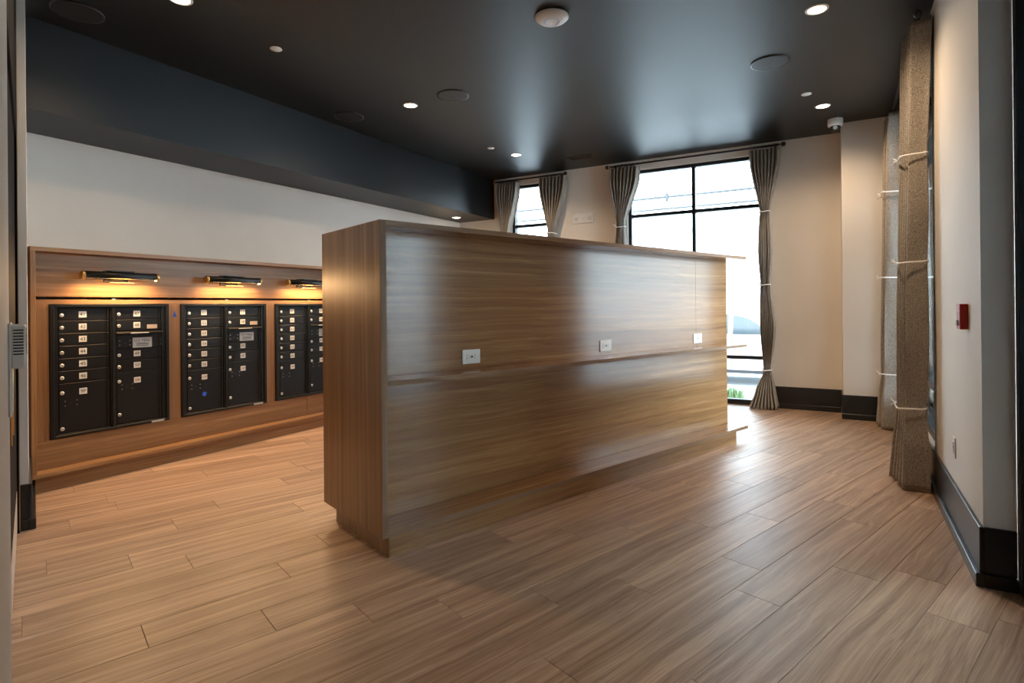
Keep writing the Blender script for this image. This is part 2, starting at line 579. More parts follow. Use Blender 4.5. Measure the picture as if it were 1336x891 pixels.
# local: x along length (u - 1.463), y = -(n + 2.822) from the front face backwards
LX, DY, PY = 5.60 - 1.463, .81, .218
part('end_panel', MB().box(0, .037, 0, DY, .12, 1.885), M_woodv, isle, .0015, label='walnut end panel with upright grain')
part('top', MB().box(.0372, 3.60, 0, DY, 1.854, 1.885), M_wood, isle, .0015)
part('top', MB().box(3.602, LX, 0, DY, 1.854, 1.885), M_wood, isle, .0015)
part('upper_panel', MB().box(.0372, 3.535, PY, PY + .02, .9865, 1.8538), M_wood, isle, .0008)
part('upper_panel', MB().box(3.5365, LX - .005, PY, PY + .02, .9865, 1.8538), M_wood, isle, .0008)
part('middle_shelf', MB().box(.0372, LX, 0, PY + .02, .957, .9863), M_wood, isle, .0015)
part('lower_panel', MB().box(.0372, LX - .005, PY, PY + .02, .1495, .9568), M_wood, isle, .0008)
part('bottom_shelf', MB().box(.0372, LX, 0, DY, .12, .149), M_wood, isle, .0015)
part('rear_panel', MB().box(.0372, LX - .005, DY - .25, DY - .23, .1495, 1.8538), M_wood, isle, .0008)
part('side_panel', MB().box(LX - .03, LX - .006, PY + .0205, DY - .2505, .1495, 1.8538), M_woodv, isle, .0008)
part('toe_kick_end', MB().box(.050, .0518, .015, DY - .08, 0, .1198), M_woodv, isle)
for a, b2, c, d in ((.0372, LX, 1.8545, 1.8845), (.0372, LX, .9575, .9858), (.0372, LX, .1205, .1485)):
    part('edge_band', MB().box(a, b2, -.0012, -.0001, c, d), M_edge, isle)
part('edge_band', MB().box(.0005, .0368, -.0012, -.0001, .1205, 1.8845), M_edgev, isle)
part('toe_kick', MB().box(.052, LX - .21, .015, DY - .08, 0, .1198), M_wood, isle, .001)

# outlets: local frame with x along the plate, z up, front towards -y
def outlet(name, label, loc, rotz, w, h, horizontal=True, group=None):
    t = thing(name, label, 'outlet', loc, rotz, group)
    part('plate', MB().box(-w / 2, w / 2, -.007, 0, -h / 2, h / 2), M_white, t, .0025, 2)
    a, c = (w * .29, h * .24) if horizontal else (w * .24, h * .29)
    part('receptacle', MB().box(-a, a, -.010, -.007, -c, c), M_white, t, .001)
    s = MB()
    for k in (-1, 1):
        cx, cz = (k * a * .58, 0) if horizontal else (0, k * c * .58)
        if horizontal:
            s.box(cx - .006, cx + .006, -.0106, -.010, cz + .006, cz + .0085); s.box(cx - .007, cx + .007, -.0106, -.010, cz - .0095, cz - .007)
            s.cyl((cx - k * .015, -.010, cz), (cx - k * .015, -.0106, cz), .0035, 8)
        else:
            s.box(cx - .0085, cx - .006, -.0106, -.010, cz - .006, cz + .006); s.box(cx + .007, cx + .0095, -.0106, -.010, cz - .007, cz + .007)
            s.cyl((cx, -.010, cz - .015), (cx, -.0106, cz - .015), .0035, 8)
    part('slots', s, M_ink, t)
    g = MB().box(-.006, .006, -.0112, -.010, -.008, -.001).box(-.006, .006, -.0112, -.010, .001, .008)
    part('test_button', g, M_dark, t)
    for k in (-1, 1):
        p = (k * w * .42, -.007, 0) if horizontal else (0, -.007, k * h * .42)
        part('screw', MB().cyl(p, (p[0], -.0085, p[2]), .003, 8), M_label, t)
    return t


# face normal of the counter front is N ; local -y must be N  ->  local y = -N -> rot = ROT_I
for u, lb in ((2.238, 'white outlet on the counter front, closest to its upright-grained end panel'),
              (3.620, 'white outlet halfway along the counter front'),
              (5.020, 'white outlet on the counter front under the vertical panel seam')):
    outlet('wall_outlet', lb, isl(u, -2.822 - PY, 1.064), ROT_I, .146, .094, True, 'outlets on the counter front')
outlet('wall_outlet', 'white upright outlet low on the cream wall below the red alarm', (XR, 4.365, .506), -pi / 2, .080, .125, False)

# ------------------------------------------------------------------ mailbox wall
XP = -5.400       # face of the panels
XF = -5.280       # front of the frame
MY0, MY1 = 1.815, 5.09
units = [(1.972, 2.882), (2.994, 3.904), (4.020, 4.930)]
UZ0, UZ1 = .375, 1.447
sr = thing('mailbox_surround', 'walnut built-in surround holding the black mailboxes along the cream wall', 'cabinet', (XL, MY0, 0))
ox, oy = XL, MY0


def sbox(name, x0, x1, y0, y1, z0, z1, m, bev=.0015):
    return part(name, MB().box(x0 - ox, x1 - ox, y0 - oy, y1 - oy, z0, z1), m, sr, bev)


sbox('side_frame', XL + .002, XF, MY0, MY0 + .032, .148, 1.853, M_woodz)
sbox('side_frame', XL + .002, XF, MY1 - .032, MY1, .148, 1.853, M_woodz)
sbox('top_frame', XL + .002, XF, MY0, MY1, 1.8535, 1.886, M_woody)
ya, yb = MY0 + .0325, MY1 - .0325
sbox('upper_panel', XP - .02, XP, ya, yb, 1.507, 1.853, M_woody)
sbox('top_rail', XP - .02, XP, ya, yb, UZ1 + .002, 1.484, M_woody)
for k, (a, b2) in enumerate(((ya, units[0][0] - .002), (units[0][1] + .002, units[1][0] - .002), (units[1][1] + .002, units[2][0] - .002), (units[2][1] + .002, yb))):
    sbox('stile', XP - .02, XP, a, b2, UZ0 - .002, UZ1 + .0015, M_woodz)
sbox('bottom_rail', XP - .02, XP, ya, 4.44, .1485, UZ0 - .0025, M_woody)
sbox('bottom_rail', XP - .02, XP, 4.442, yb, .1485, UZ0 - .0025, M_woody)
sbox('ledge', XP - .10, -5.275, MY0, MY1, .118, .1475, M_woody)
sbox('kick', XP - .10, -5.31, MY0 + .03, MY1, 0, .1178, M_woody)
for yy in (2.43, 3.46, 4.48):
    sbox('clip', XP - .022, XP - .002, yy - .012, yy + .012, 1.4855, 1.494, M_steel, 0)


def rot_text(me):
    """text in xy plane -> readable on a face looking towards +X (text right = +Y, up = +Z)"""
    me.transform(Matrix(((0, 0, 1, 0), (1, 0, 0, 0), (0, 1, 0, 0), (0, 0, 0, 1))))
    return me


lockm = MB().lathe([(.0150, 0), (.0150, .004), (.0105, .006)], (0, 0, 0), (1, 0, 0), 14).mesh('lock'); lockm.materials.append(M_steel)
keym = MB().box(.006, .0065, -.0015, .0015, -.005, .004).mesh('keyhole'); keym.materials.append(M_ink)
holem = MB()
for dy, dz in ((-.041, .02), (-.041, -.018), (.041, .02), (.041, -.018)):
    holem.lathe([(.0036, 0), (.0036, .0006)], (0, dy, dz), (1, 0, 0), 8)
holem = holem.mesh('screw_heads'); holem.materials.append(M_steel)
slotm = MB().lathe([(.009, 0), (.009, .0006)], (0, 0, 0), (1, 0, 0), 10).mesh('lock_hole'); slotm.materials.append(M_ink)


def mail_unit(y0, label, nl, pl, nr, pr, tape=False):
    t = thing('mailbox_unit', label, 'mailbox', (XP, y0, UZ0), 0, 'mailbox units in the walnut surround')
    W, H = .910, UZ1 - UZ0
    ft = .016   # frame proud of the wood
    fr = MB()
    for a, b2, c, d in ((0, .028, 0, H), (W - .028, W, 0, H), (.028, W - .028, H - .024, H), (.028, W - .028, 0, .022)):
        fr.box(-.02, ft, a, b2, c, d)
    part('trim_frame', fr, M_mail, t, .003)
    part('housing', MB().box(-.30, -.020, .004, W - .004, .004, H - .004), M_mail, t)
    inn = MB()
    for a, b2 in ((.028, .055), (.428, .440), (.462, .472), (.848, W - .028)):
        inn.box(-.0198, .004, a, b2, .022, H - .024)
    inn.box(-.0198, .011, .4405, .4615, .022, H - .024)
    inn.box(-.0198, .006, .055, .428, .0222, .029); inn.box(-.0198, .006, .472, .848, .0222, .029)
    part('inner_frame', inn, M_mail, t, .002)

    def door(a, b2, z0, z1, lock=None, plate=None, txt=None, parcel=False, big=False):
        d = part('door', MB().box(-.019, -.006, a + .003, b2 - .003, z0 - UZ0 + .003, z1 - UZ0 - .003), M_maild, t, .002)
        zc = (z0 + z1) / 2 - UZ0
        hinge = MB().box(-.006, .001, b2 - .020, b2 - .0035, z0 - UZ0 + .006, z1 - UZ0 - .006)
        part('hinge', hinge, M_mail, d, .002)
        edge = MB().box(-.006, -.002, a + .004, a + .010, z0 - UZ0 + .006, z1 - UZ0 - .006)
        part('lip', edge, M_mail, d, .001)
        for lz in lock or ():
            link('lock', lockm, None, d, (-.006, a + .024, lz - UZ0)); link('keyhole', keym, None, d, (-.006, a + .024, lz - UZ0))
        if txt:
            py, pz = plate
            part('number_plate', MB().box(-.006, -.0045, py - .028, py + .028, pz - .025, pz + .025), M_label, d, .001)
            me = rot_text(text_mesh(txt, .040 if len(txt) < 3 else .030)); me.materials.append(M_ink)
            link('number', me, None, d, (-.0043, py, pz - .001))
        if parcel:
            cy_ = a + (b2 - a) * .235
            cz_ = z1 - UZ0 - .165 + (.035 if a > .3 else 0)
            link('screw_heads', holem, None, d, (-.006, cy_, cz_))['kind'] = 'stuff'; link('lock_hole', slotm, None, d, (-.006, cy_ - .003, cz_ + .002))
        return d
    LA, LB, RA, RB = .060, .424, .474, .846
    zt = 1.416
    st = .1010
    for i in range(6):
        z1 = zt - st * i
        door(LA, LB, z1 - st, z1, [z1 - .058], (.230, z1 - .053 - UZ0), nl[i])
    zp = zt - 6 * st
    door(LA, LB, .406, zp, [zp - .078, .444], (.230, zp - .078 - UZ0), pl, True)
    for i in range(2):
        z1 = zt - st * i
        d = door(RA, RB, z1 - st, z1, [z1 - .058], (.643, z1 - .053 - UZ0), nr[i])
    part('date_tag', MB().box(-.006, -.0048, .727, .814, 1.227 - UZ0, 1.263 - UZ0), mat('tan_tag', (.50, .40, .32), .5), d)
    # outgoing mail: hooded slot over a door carrying the mail plate
    zs = zt - 2 * st
    hd = part('slot_hood', MB().prism([(-.019, zs - UZ0 - .004), (.010, zs - UZ0 - .008), (.030, zs - UZ0 - .020), (.030, zs - UZ0 - .024), (-.019, zs - UZ0 - .012)], .470, .850, 'y'), M_mail, t, .001)
    part('slot_lip', MB().box(.0302, .0316, .575, .725, zs - UZ0 - .0245, zs - UZ0 - .0165), M_label, hd)
    zm = zs - .030
    d = door(RA, RB, zm - .126, zm)
    part('mail_plate', MB().box(-.006, -.0045, .607, .768, 1.061 - UZ0, 1.150 - UZ0), M_grey, d, .001)
    me = rot_text(text_mesh('U.S. MAIL', .033)); me.materials.append(M_ink); link('lettering', me, None, d, (-.0043, .6875, 1.123 - UZ0))
    ln = MB()
    for z in (1.100, 1.090, 1.078):
        ln.box(-.0045, -.0041, .638, .740, z - UZ0 - .0025, z - UZ0 + .0025)
    part('small_print', ln, M_dark, d)
    link('screw_heads', holem, None, d, (-.006, .545, 1.108 - UZ0))['kind'] = 'stuff'; link('lock_hole', slotm, None, d, (-.006, .545, 1.106 - UZ0))
    link('screw_heads', holem, None, d, (-.006, .805, 1.104 - UZ0))['kind'] = 'stuff'
    z2 = zm - .126
    st2 = (z2 - .854) / 2
    for i in range(2):
        z1 = z2 - st2 * i
        door(RA, RB, z1 - st2, z1, [z1 - .055], (.643, z1 - .048 - UZ0), nr[2 + i])
    door(RA, RB, .406, .854, [.775, .488], (.643, .775 - UZ0), pr, True)
    part('maker_tag', MB().box(ft, ft + .0012, .750, .858, .001, .018), M_grey, t)
    return t


mail_unit(units[0][0], 'black mailbox unit with doors 41 to 50 in walnut surround', ['41', '42', '43', '44', '45', '46'], '9P', ['47', '48', '49', '50'], '10P')
mail_unit(units[1][0], 'black mailbox unit with doors 51 to 60 and a blue tape scrap', ['51', '52', '53', '54', '55', '56'], '11P', ['57', '58', '59', '60'], '12P')
mail_unit(units[2][0], 'black mailbox unit with doors 61 to 70, partly behind the counter', ['61', '62', '63', '64', '65', '66'], '13P', ['67', '68', '69', '70'], '14P')
# blue tape scraps
o = part('blue_tape', MB().prism([(-.024, -.016), (.006, -.026), (.024, .008), (-.006, .022), (-.020, .012)], 0, .0012, 'x'), M_blue, loc=(XP - .0058, 3.226, .567))
tag(o, 'crumpled scrap of blue tape stuck on the 11P parcel door', 'tape')
o = part('blue_tape', MB().prism([(-.016, -.028), (.020, -.028), (.002, .030)], 0, .0012, 'x'), M_blue, loc=(XP + .0002, 2.938, 1.355))
tag(o, 'small triangle of blue tape on the wooden stile between two mailbox units', 'tape')

# picture lamps over the mailboxes
def picture_lamp(yc, label):
    t = thing('picture_lamp', label, 'lamp', (XP, yc, 1.683), 0, 'picture lamps above the mailboxes')
    L = .287
    part('backplate', MB().box(0, .014, -.095, .095, -.052, .050), M_dark, t, .003)
    part('arm', MB().box(.014, .078, -.030, .030, .018, .030), M_dark, t, .002)
    part('bracket', MB().box(.050, .128, -.093, .093, .034, .044), M_dark, t, .002)
    part('bracket', MB().box(.088, .118, -.088, .088, -.060, -.054), M_brass, t, .002)
    # tube open underneath
    rows = []
    for i in range(2):
        y = -L + .012 if i == 0 else L - .012
        rows.append([(.100 + .034 * cos(a), y, .034 * sin(a)) for a in [radians(-45 + 270 * k / 22) for k in range(23)]])
    b = MB().grid(rows)
    sh = part('shade', b, M_mail, t)
    md = sh.modifiers.new('solid', 'SOLIDIFY'); md.thickness = .003
    for s in (-1, 1):
        part('end_cap', MB().lathe([(.0345, 0), (.0355, .004), (.0355, .018), (.030, .022)], (.100, s * (L - .012), 0), (0, s, 0), 20), M_brass, t)
    part('lens', MB().box(.080, .120, -L + .014, L - .014, -.022, -.017), M_picglow, t)
    la = bpy.data.lights.new('picture_lamp_light', 'AREA'); la.shape = 'RECTANGLE'; la.size = .03; la.size_y = L * 1.9
    la.energy = PICTURE_W; la.color = (1.0, .60, .28)
    lo = bpy.data.objects.new('picture_lamp_light', la); COL.objects.link(lo); lo.parent = t
    lo.location = (.092, 0, -.026); lo.rotation_euler = (0, radians(-22), 0)
    return t


picture_lamp(2.446, 'black picture lamp with brass caps, closest to the pale wall and thermostat')
picture_lamp(3.478, 'black picture lamp with brass caps over the mailbox unit carrying blue tape')
picture_lamp(4.40, 'black picture lamp with brass cap, its end hidden by the counter')


# ------------------------------------------------------------------ ceiling fittings
def downlight(x, y, z, label, power=DOWNLIGHT_W):
    t = thing('downlight', label, 'light', (x, y, z), 0, 'recessed downlights')
    part('trim_ring', MB().lathe([(.060, -.001), (.062, -.006), (.078, -.004), (.080, 0)], seg=28, capb=False, capt=False), M_white, t)
    part('lens', MB().lathe([(.0001, -.0035), (.0605, -.0035)], seg=28, capb=False, capt=False), M_lampglow, t)
    la = bpy.data.lights.new('downlight_beam', 'SPOT'); la.energy = power; la.color = WARM; la.spot_size = radians(150); la.spot_blend = 1.0
    la.shadow_soft_size = .06
    lo = bpy.data.objects.new('downlight_beam', la); COL.objects.link(lo); lo.parent = t; lo.location = (0, 0, -.012)
    return t


downlight(-4.00, 2.235, ZC, 'recessed downlight by the soffit, above the first mailbox unit')
downlight(-4.01, 4.69, ZC, 'recessed downlight beside a round speaker grille, near the soffit')
downlight(-4.04, 7.03, ZC, 'recessed downlight near the narrow curtained window')
downlight(-.145, 4.75, ZC, 'recessed downlight by the brown curtains, beside a round speaker grille')
downlight(-.17, 7.11, ZC, 'recessed downlight close to the dome camera')
downlight(-5.60, 7.70, 2.90, 'small downlight in the underside of the black soffit', 20)

SPK = MB().lathe([(.160, 0), (.160, -.006), (.150, -.010), (.0001, -.011)], seg=40, capb=False, capt=False)


def speaker(x, y, label):
    t = thing('ceiling_speaker', label, 'speaker', (x, y, ZC), 0, 'round ceiling speakers')
    part('grille', MB().lathe([(.150, -.009), (.1, -.011), (.0001, -.011)], seg=40, capb=False, capt=False), M_spk, t)
    part('rim', MB().lathe([(.162, 0), (.162, -.008), (.150, -.010)], seg=40, capb=False, capt=False), M_trim, t)
    part('badge', MB().lathe([(.008, -.011), (.008, -.0125)], seg=12), M_dark, t)
    return t


speaker(-3.446, 4.70, 'round black speaker grille beside the downlight, farther from the soffit')
speaker(-4.83, 4.59, 'round black speaker grille close against the soffit')
speaker(-.55, 5.57, 'round black speaker grille near the brown curtains')
speaker(-4.80, 1.94, 'round black speaker grille above the first mailbox unit')
for x, y, lb in ((-4.08, 3.07, 'white sprinkler cover disc between two downlights near the soffit'),
                 (-4.155, 6.53, 'white sprinkler cover disc near the narrow window'),
                 (-.305, 6.60, 'white sprinkler cover disc near the dome camera')):
    t = thing('sprinkler_cover', lb, 'sprinkler cover', (x, y, ZC), 0, 'white sprinkler cover discs')
    part('cover', MB().lathe([(.049, -.006), (.047, -.009), (.0001, -.0095)], seg=28, capb=False, capt=False), M_white, t)
    part('collar', MB().lathe([(.044, 0), (.044, -.006), (.049, -.006)], seg=28, capb=False, capt=False), M_white, t)
t = thing('wireless_access_point', 'white domed disc with a pale blue ring on the ceiling', 'access point', (-1.865, 3.80, ZC))
part('body', MB().lathe([(.100, 0), (.126, -.010), (.127, -.018), (.110, -.034), (.070, -.046), (.0001, -.050)], seg=40, capb=False, capt=False), M_white, t)
part('ring', MB().lathe([(.052, -.0495), (.055, -.0505), (.058, -.0490)], seg=40, capb=False, capt=False), M_led, t)

t = thing('dome_camera', 'white dome security camera on the ceiling by the column', 'camera', (-.055, 7.70, ZC))
part('base', MB().lathe([(.080, 0), (.082, -.010), (.082, -.070), (.074, -.085), (.056, -.088)], seg=32, capb=False), M_white, t)
part('dome', MB().lathe([(.056, -.086), (.056, -.110), (.045, -.138), (.022, -.152), (.0001, -.156)], seg=28, capb=False, capt=False), mat('smoked_dome', (.05, .055, .06), .05), t)
part('lens_housing', MB().lathe([(.022, -.02), (.022, .0)], (-.0, -.058, -.115), (.2, -1, -.4), 14), M_steel, t)

t = thing('air_vent', 'black slotted air vent in the ceiling near the windows', 'vent', (-3.30, 7.66, ZC), ROT_W)
part('frame', MB().box(-.20, .20, -.085, -.065, -.010, 0).box(-.20, .20, .065, .085, -.010, 0).box(-.20, -.18, -.065, .065, -.010, 0).box(.18, .20, -.065, .065, -.010, 0), M_trim, t, .002)
for k in range(6):
    part('louvre', MB().prism([(-.055 + k * .022, -.002), (-.051 + k * .022, -.002), (-.041 + k * .022, -.012), (-.045 + k * .022, -.012)], -.18, .18, 'x'), M_trim, t)

# ------------------------------------------------------------------ wall fittings
t = thing('fire_alarm', 'red fire alarm strobe with white lettering on the cream wall', 'alarm', (XR, 3.95, 1.319), -pi / 2)
# local x = -Y, y = +X ; front towards -y
part('body', MB().box(-.052, .052, -.037, 0, -.070, .070), M_red, t, .004, 2)
part('strobe', MB().box(-.020, .020, -.046, -.037, -.052, -.018), mat('strobe_lens', (.75, .76, .78), .1), t, .004)
me = text_mesh('FIRE', .030); me.materials.append(M_label)
me.transform(Matrix.Rotation(pi / 2, 4, 'Z')); me.transform(Matrix(((1, 0, 0, 0), (0, 0, 1, 0), (0, 1, 0, 0), (0, 0, 0, 1))))
me2 = me.copy()
link('lettering', me, None, t, (-.036, -.0375, .0)); link('lettering', me2, None, t, (.036, -.0375, .0))

t = thing('wall_plate', 'white wall plate with three round sockets between the windows', 'wall plate', win(-3.377, YW, 2.777), ROT_W)
part('plate', MB().box(-.172, .172, -.020, 0, -.075, .075), M_white, t, .006, 2)
for x, r in ((-.115, .036), (.115, .036), (0, .014)):
    k = part('socket', MB().lathe([(r, 0), (r, .006), (r * .8, .008)], (x, -.020, 0), (0, -1, 0), 20), M_label, t)
    part('core', MB().lathe([(r * .35, 0), (r * .35, .002)], (x, -.028, 0), (0, -1, 0), 12), M_grey, k)

# thermostat on the near pale wall (local x = U, y = -N)
t = thing('thermostat', 'white thermostat with vent slits on the pale wall by the dark door', 'thermostat', isl(-.035, -1.555, 1.325), ROT_I)
part('case', MB().box(.004, .028, -.05, .05, -.042, .046), M_white, t, .004, 2)
part('base_plate', MB().box(0, .006, -.05, .05, -.14, .05), M_white, t, .003)
sl = MB()
for k in range(9):
    sl.box(.0275, .0288, -.03, .03, .034 - k * .006, .037 - k * .006)
    sl.box(.008, .024, -.0512, -.0498, .034 - k * .006, .0365 - k * .006)
part('vent_slits', sl, M_dark, t)


# ------------------------------------------------------------------ curtain rods and curtains
def interp(tab, z):
    if z >= tab[0][0]:
        return tab[0][1:]
    for p, q in zip(tab[:-1], tab[1:]):
        if q[0] <= z <= p[0]:
            f = (p[0] - z) / (p[0] - q[0]); f = f * f * (3 - 2 * f) * .5 + f * .5
            return [a + (b - a) * f for a, b in zip(p[1:], q[1:])]
    return tab[-1][1:]


def rod(label, s0, s1, y, rotz, standoff, brackets):
    """local x along the rod; wall face is `standoff` behind (+y)"""
    t = thing('curtain_rod', label, 'curtain rod', Vector((0, 0, 0)), rotz, 'black curtain rods')
    z = 3.505
    part('pole', MB().cyl((s0 + .03, y, z), (s1 - .03, y, z), .013, 16), M_trim, t)
    for s, d in ((s0, 1), (s1, -1)):
        part('finial', MB().ball((s, y, z), .031, 18, 12), M_trim, t)
        part('finial_neck', MB().lathe([(.012, 0), (.020, .004), (.020, .010), (.014, .016)], (s + d * .025, y, z), (d, 0, 0), 16), M_brass, t)
    for s in brackets:
        part('bracket', MB().box(s - .010, s + .010, y, y + standoff, z - .006, z + .006).box(s - .014, s + .014, y + standoff - .008, y + standoff, z - .045, z + .045), M_trim, t, .002)
    return t


def curtain(label, group, rotz, y, tab, n, m, ties, rnd_=.55, pinch=.45, seed=1, name='tied_curtain', rings=True, phase=0.0, fan=0.0):
    """tab rows: z, s0, s1, y_front, y_back (local y; back is the wall side)."""
    rnd = random.Random(seed)
    ztop = tab[0][0]
    t = thing(name, label, 'curtain', (0, 0, 0), rotz, group)
    K = n * 12 + 1
    jit = [rnd.uniform(.78, 1.0) for _ in range(n + 2)]
    rows = []
    zs = []
    nz = 76
    for i in range(nz + 1):
        zs.append(ztop * (1 - i / nz) + .006 * (i / nz))
    for tz in ties:
        zs += [tz + .010, tz - .010]
    zs = sorted(set(zs), reverse=True)
    for z in zs:
        s0, s1, f, bk = interp(tab, z)
        row = []
        tie = min([abs(z - q) for q in ties] + [9])
        rd = math.exp(-(tie / .16) ** 2)            # rounder bundle near a tie
        hd = math.exp(-((ztop - z) / .10) ** 2)     # pinched heading
        for k in range(K):
            q = k / (K - 1)
            sway = .012 * sin(3.1 * z + seed) * sin(pi * q)
            s = s0 + (s1 - s0) * q
            ph = q * n
            c = cos(2 * pi * ph + phase)
            c = math.copysign(abs(c) ** .8, c)
            a = jit[int(min(ph, n - .01)) + 1]
            env = 1 - (rd * rnd_) * (2 * q - 1) ** 2
            dep = (bk - f) * env * (1 - pinch * hd)
            mid = (f + bk) / 2
            yy = mid + dep * .5 * c * (a if c < 0 else 1) + sway * (1 - rd) * .5
            if c < 0:
                yy += fan * q * (.75 + .45 * max(0, 1 - z / .6)) * -c
            s += .006 * sin(2 * pi * ph * 2 + z * 2.3) * (1 - rd)
            zz = z
            if z < .02:
                zz = .006 + .006 * (1 + sin(5 * q + seed))
            row.append((s, yy, zz))
        rows.append(row)
    o = part('fabric', MB().grid(rows), m, t)
    sd = o.modifiers.new('solid', 'SOLIDIFY'); sd.thickness = .003; sd.offset = 0
    for tz in ties:
        s0, s1, f, bk = interp(tab, tz)
        cs, cy_ = (s0 + s1) / 2, (f + bk) / 2
        aa, bb = (s1 - s0) / 2 + .012, (bk - f) / 2 * (1 - .3 * rnd_) + .010
        rr = []
        for dz in (-.007, .007):
            rr.append([(cs + aa * math.copysign(abs(cos(w)) ** (.3 + .5 * rnd_), cos(w)), cy_ + bb * math.copysign(abs(sin(w)) ** (.3 + .5 * rnd_), sin(w)), tz + dz + .006 * sin(w * 2 + seed)) for w in [2 * pi * i / 40 for i in range(40)]])
        bo = part('tie', MB().grid(rr, closed=True), M_band, t)
        sd = bo.modifiers.new('solid', 'SOLIDIFY'); sd.thickness = .004
        kb = MB()
        for e in range(3):
            a0 = rnd.uniform(-.6, .6)
            p0 = Vector((cs - aa * .55, cy_ - bb * .9, tz))
            p1 = p0 + Vector((-.05 * cos(a0) * rnd.uniform(.5, 1.1), -.03, .045 * sin(a0 * 2 + .4)))
            kb.tube([p0, (p0 + p1) / 2 + Vector((0, -.01, .01)), p1], .0045, 6)
        part('knot', kb, M_band, bo)
    if rings:
        s0, s1, f, bk = tab[0][1:]
        for k in range(n):
            s = s0 + (s1 - s0) * (k + .5) / n
            pr = [(0.0035, 0)]
            ring = [Vector((s, y + .020 * cos(w), 3.505 - .002 + .020 * sin(w))) for w in [2 * pi * i / 14 for i in range(15)]]
            part('ring', MB().tube(ring, .0028, 5), M_trim, t)
    return t


yr = YW - .11
rod('black curtain rod across the top of the wide street window', -2.935, -.50, yr, ROT_W, .11, [-2.84, -.60])
rod('black curtain rod above the narrow window by the soffit', -4.985, -3.625, yr, ROT_W, .11, [-4.90, -3.70])
yf, yk = yr - .085, yr + .065
T1, T2, T3 = 2.625, 1.650, .515


def window_tab(a0, a1, c, wt):
    """(z, s0, s1, front, back): a0..a1 at the heading, gathered about c"""
    h = wt / 2
    return [(3.478, a0, a1, yf, yk), (3.30, a0 + (c - h - a0) * .05, a1 - (a1 - c - h) * .05, yf, yk),
            (T1, c - h, c + h, yf - .01, yk), (T1 - .04, c - h - .004, c + h + .004, yf - .01, yk), (2.1, c - h - .022, c + h + .028, yf - .02, yk),
            (T2, c - h, c + h, yf - .01, yk), (T2 - .04, c - h - .004, c + h + .004, yf - .01, yk), (1.08, c - h - .010, c + h + .055, yf - .02, yk),
            (T3, c - h + .030, c + h, yf - .01, yk), (T3 - .05, c - h + .02, c + h + .01, yf - .015, yk), (.25, c - h - .07, c + h + .05, yf - .05, yk), (.0, c - h - .15, c + h + .095, yf - .09, yk)]


g = 'tied curtains in the room'
curtain('grey tied curtain at the wide window, on its soffit side', g, ROT_W, yr, window_tab(-2.905, -2.44, -2.72, .115), 8, M_tweed, (2.575, 1.65, .515), seed=2)
curtain('grey tied curtain at the wide window, pooled beside the black baseboard', g, ROT_W, yr, window_tab(-.925, -.548, -.735, .118), 8, M_tweed, (T1, T2, T3), seed=3)
curtain('grey tied curtain at the narrow window, hanging against the soffit end', g, ROT_W, yr, window_tab(-4.91, -4.49, -4.73, .13), 8, M_tweed, (2.30, 1.65, .515), seed=4)
curtain('grey tied curtain at the narrow window, beside the white wall plate', g, ROT_W, yr, window_tab(-4.105, -3.615, -3.87, .13), 8, M_tweed, (2.56, 1.65, .515), seed=5)

# right wall: local x = -Y, local y = +X
yr = .495
rod('black curtain rod along the wall with the red alarm', -7.80, -5.045, yr, -pi / 2, .093, [-7.70, -6.5, -5.22])


def side_tab(y0, y1, dx=0.0):
    """y0..y1 world y of the bundle; local s = -y"""
    a, b = -y1, -y0
    m = (a + b) / 2
    def r(z, w, f, k):
        return (z, m - w / 2, b - .0 if w > .9 else m + w / 2, f + dx, k + dx)
    return [r(3.474, b - a, .415, .580), r(3.2, (b - a) * .92, .400, .568), r(2.50, .27, .388, .550), r(2.46, .275, .388, .550), r(2.1, .29, .380, .554), r(1.70, .26, .370, .547),
            r(1.66, .265, .368, .547), r(1.15, .28, .360, .547), r(.605, .22, .352, .536), r(.56, .23, .350, .536), r(.3, .30, .322, .540), r(0, .36, .300, .546)]


curtain('brown tweed tied curtain beside the cream wall with the red alarm', g, -pi / 2, yr, side_tab(5.07, 5.43), 6, M_tweed, (2.50, 1.70, .605), seed=6, fan=.05, rnd_=.05, pinch=0)
curtain('brown tweed tied curtain in the far corner beside the column', g, -pi / 2, yr, side_tab(7.36, 7.72), 6, M_tweed, (2.61, 1.672, .605), seed=9, fan=.05, rnd_=.05, pinch=0)

# ------------------------------------------------------------------ outside
struct(part('ground_outside', MB().box(-40, 40, -30, 60, -.30, -.15), M_asphalt), 'pale pavement outside the windows')
FY = 19.3
fac = thing('white_building', 'low white building across the street with a glass block window', 'building', win(-3, FY, -.15), ROT_W)
wx0, wx1, wz0, wz1 = -1.55, .40, 2.10, 3.00
b = MB(); b.box(-14, wx0, 0, .3, 0, 4.0); b.box(wx1, 14, 0, .3, 0, 4.0); b.box(wx0, wx1, 0, .3, 0, wz0); b.box(wx0, wx1, 0, .3, wz1, 4.0)
part('wall', b, M_facade, fac)
part('parapet', MB().box(-14.1, 14.1, -.06, .36, 4.0, 4.12), M_facade, fac)
part('window_surround', MB().box(wx0 - .1, wx0, -.04, 0, wz0, wz1 + .12).box(wx1, wx1 + .45, -.04, 0, wz0 + .05, wz1 + .12).box(wx0 - .1, wx1 + .45, -.04, 0, wz1, wz1 + .12), M_pink, fac)
part('sill', MB().box(wx0 - .15, wx1 + .15, -.10, 0, wz0 - .12, wz0), M_facade, fac)
gb = MB().box(.004, .180, .05, .16, .004, .165).mesh('glass_block'); gb.materials.append(M_block)
for i in range(10):
    for j in range(5):
        link('glass_block', gb, None, fac, (wx0 + .01 + i * .193, 0, wz0 + .02 + j * .176))

